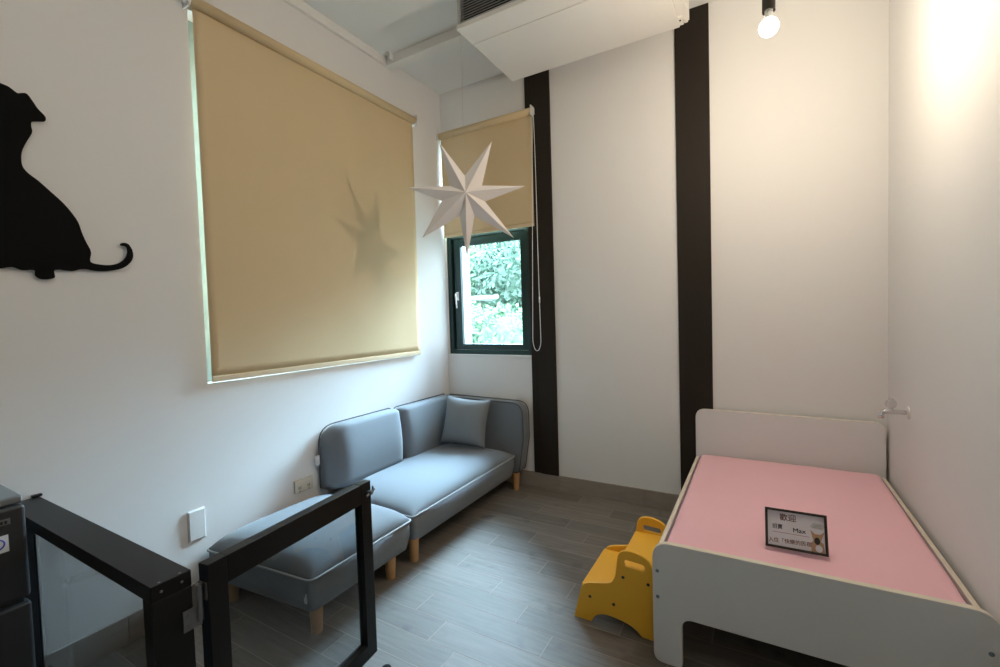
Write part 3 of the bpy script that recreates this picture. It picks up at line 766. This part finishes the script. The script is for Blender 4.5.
# mattress in its pink sheet
mt = thing('mattress', 'pink sheeted mattress lying inside the white bed frame', 'mattress', (.12, 2.7, .29))
bm = bmesh.new(); n = 70; g = {}
mx0, mx1, my0, my1 = BX0+.0225, BX1-.0225, 1.979, 3.462
for i in range(n+1):
    for j in range(n+1):
        u = -math.cos(PI*i/n); v = -math.cos(PI*j/n)
        f = (max(0, 1-abs(u)**60)*max(0, 1-abs(v)**60))**.5
        x = (mx0+mx1)/2+(mx1-mx0)/2*u; y = (my0+my1)/2+(my1-my0)/2*v
        # rounded far right corner
        w_ = 0
        # creases radiating from the near right corner and along the front edge
        dx, dy = (mx1-x), (y-my0); rr = math.hypot(dx, dy); aa = math.atan2(dy, dx)
        w_ += -.0055*max(0, 1-rr/.42)*(.5+.5*math.sin(aa*17))**3
        w_ += -.004*max(0, math.sin(x*3.2+y*9+noise.noise(Vector((x*2, y*2, 0)))*2))**6*max(0, 1-dy/.30)
        w_ += .0025*noise.noise(Vector((x*5, y*5, 0)))
        w_ += -.0035*(max(0, math.sin((y-1.984)*5.2+x*1.1+1.3*noise.noise(Vector((x*1.5, y*1.5, 5))))))**14
        cz = .030*(u*.5+.5)**3*(v*.5+.5)**6*0
        g[i,j] = bm.verts.new((x-mt.location.x, y-mt.location.y, .190*f+.016*(1-u*u)*(1-v*v)+.012*max(0,v)*min(1,f)+w_*min(1, f*1.3)))
for i in range(n):
    for j in range(n): bm.faces.new((g[i,j], g[i+1,j], g[i+1,j+1], g[i,j+1]))
b = [g[i,0] for i in range(n+1)]+[g[n,j] for j in range(1, n+1)]+[g[i,n] for i in range(n-1, -1, -1)]+[g[0,j] for j in range(n-1, 0, -1)]
bm.faces.new(b[::-1])
obj('fitted_sheet', bm, M_pink, mt, smooth=True)

# ------------------------------------------------------------------ framed welcome sign (leans back on an easel strut)
W_, H_ = .2177, .156
s0 = Vector((.0120, 2.165, .4995)); s1 = Vector((.2296, 2.1715, .4995))
sign = thing('picture_frame', 'small black framed welcome card standing on the pink mattress', 'picture frame', (s0+s1)/2)
th = math.radians(69)
ex = (s1-s0).normalized(); en = Vector((-ex.y, ex.x, 0)); ey = en*math.cos(th)+Vector((0,0,1))*math.sin(th); ez = ex.cross(ey)
sm = Matrix.Identity(4)
for i in range(3): sm[i][0] = ex[i]; sm[i][1] = ey[i]; sm[i][2] = ez[i]
sign.matrix_world = Matrix.Translation((s0+s1)/2) @ sm
fw = .0098
outer = [(-W_/2,0),(W_/2,0),(W_/2,H_),(-W_/2,H_)]; inner = [(-W_/2+fw,fw),(W_/2-fw,fw),(W_/2-fw,H_-fw),(-W_/2+fw,H_-fw)]
f_ = plate('frame_border', [outer, inner], -.006, .006, 'z', M_frameblk, bevel=.001); f_.parent = sign
pap = obj('card', bx(-W_/2+fw-.002, W_/2-fw+.002, fw-.002, H_-fw+.002, -.003, -.001), M_paper, sign)
obj('backing_board', bx(-W_/2+.004, W_/2-.004, .004, H_-.004, -.0065, -.0035), M_frameblk, sign)
bm = bmesh.new(); box(bm, -.025, .025, -.002, .0, -.10, .0, M=Matrix.Translation((0, .115, -.0065)) @ Matrix.Rotation(math.radians(-48), 4, 'X'))
obj('easel_strut', bm, M_frameblk, sign)
def text(s, x, y, size, m_, par, rot=0, sx=1.0, name='lettering', bold=.0):
    cu = bpy.data.curves.new('t', 'FONT'); cu.body = s; cu.size = size; cu.extrude = .0001
    t = bpy.data.objects.new('t', cu); C.objects.link(t); bpy.context.view_layer.update()
    me = bpy.data.meshes.new_from_object(t.evaluated_get(bpy.context.evaluated_depsgraph_get()))
    bpy.data.objects.remove(t); bpy.data.curves.remove(cu)
    if bold:
        bm = bmesh.new(); bm.from_mesh(me)
        base = bm.verts[:]+bm.edges[:]+bm.faces[:]
        for dx, dy in ((bold, 0), (0, bold), (bold, bold)):
            q = bmesh.ops.duplicate(bm, geom=base)
            for v in q['geom']:
                if isinstance(v, bmesh.types.BMVert): v.co.x += dx; v.co.y += dy; v.co.z += .00001*(1+dx*500)
        bm.to_mesh(me); bm.free()
    me.name = name; o = bpy.data.objects.new(name, me); C.objects.link(o); me.materials.clear(); me.materials.append(m_)
    o.parent = par; o.location = (x, y, -.0007); o.rotation_euler = (0,0,rot); o.scale = (sx, 1, 1)
    return o
text('歡迎', -.056, .112, .030, M_brownink, pap, rot=math.radians(2), bold=.0007)
text('招寶', -.083, .076, .021, M_blackink, pap, sx=.9, rot=math.radians(2), bold=.0005)
text('Max', -.010, .071, .023, M_blackink, pap, rot=math.radians(2), sx=1.15, bold=.0007)
text('入住「快樂的民宿', -.098, .022, .0195, M_brownink, pap, sx=.98, rot=math.radians(2), bold=.0005)
bm = bmesh.new(); box(bm, -.084, .046, .0615, .0630, -.0008, -.0006); obj('underline', bm, M_redink, pap)
# small dog picture at the right of the card
def flat(name, pts, m_, z=-.0007, par=pap):
    bm = bmesh.new(); bm.faces.new([bm.verts.new((p[0], p[1], z)) for p in pts])
    r = bmesh.ops.extrude_face_region(bm, geom=bm.faces[:]); 
    for v in [q for q in r['geom'] if isinstance(q, bmesh.types.BMVert)]: v.co.z += .0002
    return obj(name, bm, m_, par)
dogc = (.072, .075)
flat('printed_dog', [(.052,.010),(.098,.010),(.094,.045),(.086,.052),(.099,.090),(.084,.078),(.066,.078),(.051,.092),(.060,.052),(.054,.045)], M_tan)
flat('printed_muzzle', ellipse(.073, .052, .010, .014, 14), M_blackink, -.0005)
flat('printed_chest', ellipse(.078, .024, .012, .014, 14), M_paper, -.0005)
flat('printed_cap', rpoly([(.048,.103),(.062,.120),(.096,.120),(.100,.108),(.092,.096),(.060,.098)], .004, 3), M_cover, -.0007)
for k in range(3):
    flat('printed_line', [(.058+.003*k,.102+.005*k),(.090,.103+.005*k),(.090,.1038+.005*k),(.058+.003*k,.1028+.005*k)], M_blackink, -.0005)

# ------------------------------------------------------------------ yellow step stool
stl = thing('step_stool', 'yellow two-step wooden stool with handle holes beside the bed', 'step stool', (-.61, 2.24, 0))
prof = [(-.812,0),(-.722,0),(-.712,.022),(-.690,.043),(-.650,.055),(-.600,.052),(-.545,.042),(-.505,.022),(-.478,0),(-.432,0),(-.431,.20),(-.431,.335),
        (-.440,.358),(-.470,.382),(-.520,.393),(-.560,.388),(-.583,.370),(-.592,.340),(-.602,.265),(-.618,.228),(-.640,.214),(-.695,.200),(-.740,.188),(-.765,.170),(-.777,.140)]
sm_ = []
for i, p in enumerate(prof): sm_.append(p)
prof = [prof[0], prof[1]] + smooth_loop(prof, 3)[6:24] + [prof[8], prof[9], prof[10], prof[11]] + smooth_loop(prof, 3)[36:73]
prof = [(p[0], max(0, p[1])) for p in prof]
hole = rpoly([(-.560,.318),(-.466,.313),(-.466,.343),(-.560,.348)], .014, 6)
for y0 in (2.060, 2.452):
    o = lp_child('side_panel', [prof, hole], y0, y0+.018, 'y', M_yellow, stl, bevel=.003)
    if y0 < 2.1:
        for x, z in ((-.728,.124),(-.612,.118),(-.565,.262),(-.451,.258)):
            obj('bolt', shift(lt([(0,.003),(.004,.003),(.0075,.0005),(.0075,-.001)], 14, Matrix.Translation((x, 2.060, z)) @ Matrix.Rotation(PI/2, 4, 'X')), stl.location), M_bolt, o)
child('lower_step', bx(-.775, -.597, 2.0785, 2.4515, .150, .168), M_yellow, stl, bevel=.003)
child('upper_step', bx(-.598, -.436, 2.0785, 2.4515, .290, .308), M_yellow, stl, bevel=.003)
child('riser', bx(-.596, -.580, 2.0785, 2.4515, .110, .2895), M_yellow, stl, bevel=.002)

# ------------------------------------------------------------------ tap on the right wall
tp = thing('water_tap', 'chrome wall tap with clear round knob above the head of the bed', 'tap', (XR, 3.07, .93))
ty, tz = 3.072, .934
bm = bmesh.new(); lathe(bm, [(0,.0),(.032,.0),(.032,.008),(.010,.010),(0,.010)], 20, Matrix.Translation((XR, ty, tz)) @ Matrix.Rotation(-PI/2, 4, 'Y'))
child('flange', bm, M_white, tp)
child('spout', tb([(XR-.006, ty, tz), (XR-.075, ty, tz), (XR-.095, ty, tz), (XR-.106, ty, tz-.006), (XR-.112, ty, tz-.020), (XR-.112, ty, tz-.036)], [.011,.012,.014,.012,.011,.013], seg=14), M_chrome, tp, smooth=True)
kb = child('valve_stem', tb([(XR-.072, ty, tz), (XR-.072, ty, tz+.020)], .009, seg=14), M_chrome, tp, smooth=False)
bm = lt([(0,.0),(.012,.0),(.022,.010),(.026,.024),(.022,.038),(.012,.047),(0,.048)], 12, Matrix.Translation((XR-.072, ty, tz+.018)))
child('knob', bm, M_clear, tp)
child('knob_cap', lt([(0,.004),(.010,.003),(.012,0),(0,0)], 14, Matrix.Translation((XR-.072, ty, tz+.066))), M_chrome, tp)

# ------------------------------------------------------------------ outside
struct('ground', bx(-40, 20, YB+WT+.05, 50, -.5, -.3), M_grass)
bm = bmesh.new(); box(bm, -4.6, -2.895, 4.30, 4.36, -.3, 4.2)
tag(obj('boundary_wall', bm, M_ext), 'white outdoor wall edge at the left side of the small window view', 'wall')
def foliage(name, label, blobs, nleaf, ls, m_, group=None, trunk=None):
    cen = Vector(blobs[0][0]); base = Vector((cen.x, cen.y, -.3))
    root = thing(name, label, 'tree' if trunk else 'shrub', base, group=group)
    bm = bmesh.new()
    tot = sum(b[1]**2 for b in blobs)
    for c, r in blobs:
        for _ in range(int(nleaf*r*r/tot)):
            d_ = Vector((random.gauss(0,1), random.gauss(0,1), random.gauss(0,1))).normalized()
            if d_.y > .6: continue
            p = Vector(c)+d_*r*(.72+.33*random.random())
            a = Vector((random.gauss(0,1), random.gauss(0,1), random.gauss(0,1))).normalized()
            b_ = a.cross(d_+Vector((random.uniform(-.7,.7), random.uniform(-.7,.7), random.uniform(-.7,.7)))).normalized()
            s = ls*random.uniform(.6, 1.3)
            q = [p-a*s, p+b_*s*.42, p+a*s, p-b_*s*.42]
            bm.faces.new([bm.verts.new(v-base) for v in q])
    obj('foliage', bm, m_, root)
    bm = bmesh.new()
    for c, r in blobs:
        tube(bm, [Vector((cen.x, cen.y, -.3))-base, (Vector((cen.x, cen.y, -.3))*.5+Vector(c)*.5)-base, Vector(c)-base], [.12, .08, .03], seg=7)
    obj('trunk', bm, M_bark, root)
    # dense inner twig mass
    bm = bmesh.new()
    for c, r in blobs:
        mm = bmesh.ops.create_icosphere(bm, subdivisions=3, radius=r*.74, matrix=Matrix.Translation(Vector(c)-base))
    for v in bm.verts: v.co += Vector(noise.noise_vector(v.co*2.2))*.12
    obj('inner_foliage', bm, m_, root, smooth=True)
    return root
foliage('hedge_shrub', 'bright green bushy shrub low in the window view', [((-4.85, 7.2, .92), .85), ((-4.0, 7.1, .90), .80), ((-5.6, 7.4, .85), .80)], 9000, .055, M_leaf)
foliage('garden_tree', 'pale green leafy tree filling the right of the window view', [((-6.4, 12.9, 2.6), 1.35), ((-5.3, 13.2, 2.9), 1.2), ((-7.3, 13.3, 2.8), 1.2), ((-4.5, 12.8, 1.8), 1.0)], 12000, .12, M_leaf2, trunk=True)
foliage('garden_tree', 'green tree with drooping branches at the upper left of the window view', [((-10.0, 12.6, 2.6), 1.0), ((-10.4, 13.0, 2.9), 1.0), ((-11.2, 12.6, 2.2), 1.0)], 9000, .12, M_leaf, trunk=True)
foliage('garden_tree', 'distant tree standing behind the others beyond the window', [((-9.9, 18.6, 3.0), 2.3), ((-6.5, 19, 3.2), 2.1), ((-12.6, 19, 2.8), 2.2), ((-8, 19, 1.4), 2.4)], 9000, .22, M_leaf, trunk=True)
sh = thing('garden_shed', 'low garden building with a pale flat roof seen through the small window', 'shed', (-6.2, 9.0, -.3))
bm = bmesh.new(); _p = [(-8.4,8.9),(-5.15,8.9),(-6.1,10.2),(-8.4,10.2)]
_v = [[bm.verts.new((a, b, z)) for a, b in _p] for z in (1.90, 1.98)]
bm.faces.new(_v[0]); bm.faces.new(_v[1])
for i in range(4): bm.faces.new((_v[0][i], _v[0][(i+1)%4], _v[1][(i+1)%4], _v[1][i]))
child('roof', bm, M_roof, sh, bevel=.01)
child('shed_wall', bx(-8.2, -6.2, 9.1, 10.0, -.3, 1.90), M_shed, sh)

# ------------------------------------------------------------------ lights
wd = bpy.data.worlds.new('sky'); sc.world = wd; wd.use_nodes = True; nt = wd.node_tree
bg = nt.nodes['Background']
tc = nt.nodes.new('ShaderNodeTexCoord'); sx = nt.nodes.new('ShaderNodeSeparateXYZ'); cr = nt.nodes.new('ShaderNodeValToRGB')
nt.links.new(tc.outputs['Generated'], sx.inputs[0]); nt.links.new(sx.outputs[2], cr.inputs[0])
e = cr.color_ramp.elements; e[0].position = 0.0; e[0].color = (.80, .90, 1, 1); e[1].position = .7; e[1].color = (.50, .74, 1, 1)
nt.links.new(cr.outputs[0], bg.inputs[0]); bg.inputs[1].default_value = 6.5
sl = bpy.data.lights.new('hazy_sun', 'SUN'); sl.energy = 54; sl.angle = math.radians(50); sl.color = (.54, .77, 1)
so = bpy.data.objects.new('hazy_sun', sl); C.objects.link(so)
so.rotation_euler = Vector((.10, -1, -.72)).to_track_quat('-Z', 'Y').to_euler()
def area(name, loc, rot, sx_, sy_, power=0, col=(1,1,1), portal=False):
    l = bpy.data.lights.new(name, 'AREA'); l.shape = 'RECTANGLE'; l.size = sx_; l.size_y = sy_; l.energy = power; l.color = col
    o = bpy.data.objects.new(name, l); C.objects.link(o); o.location = loc; o.rotation_euler = rot
    if portal: l.cycles.is_portal = True
    return o
area('window_portal', ((BW[0]+BW[1])/2, YB+WT+.01, (BW[2]+BW[3])/2), (-PI/2, 0, 0), BW[1]-BW[0], BW[3]-BW[2], portal=True)
# the room's other pendant lamps, behind the photographer
lamp((-.90, .10, 3.10), 'dark cylinder pendant lamp over the entrance side of the room', M_bulb2, 5.5, (1, .92, .82))

vs_ = sc.view_settings
sc.display_settings.display_device = 'sRGB'
vs_.view_transform = 'Standard'; vs_.look = 'None'; vs_.gamma = 1; vs_.use_curve_mapping = False
vs_.exposure = 0.65
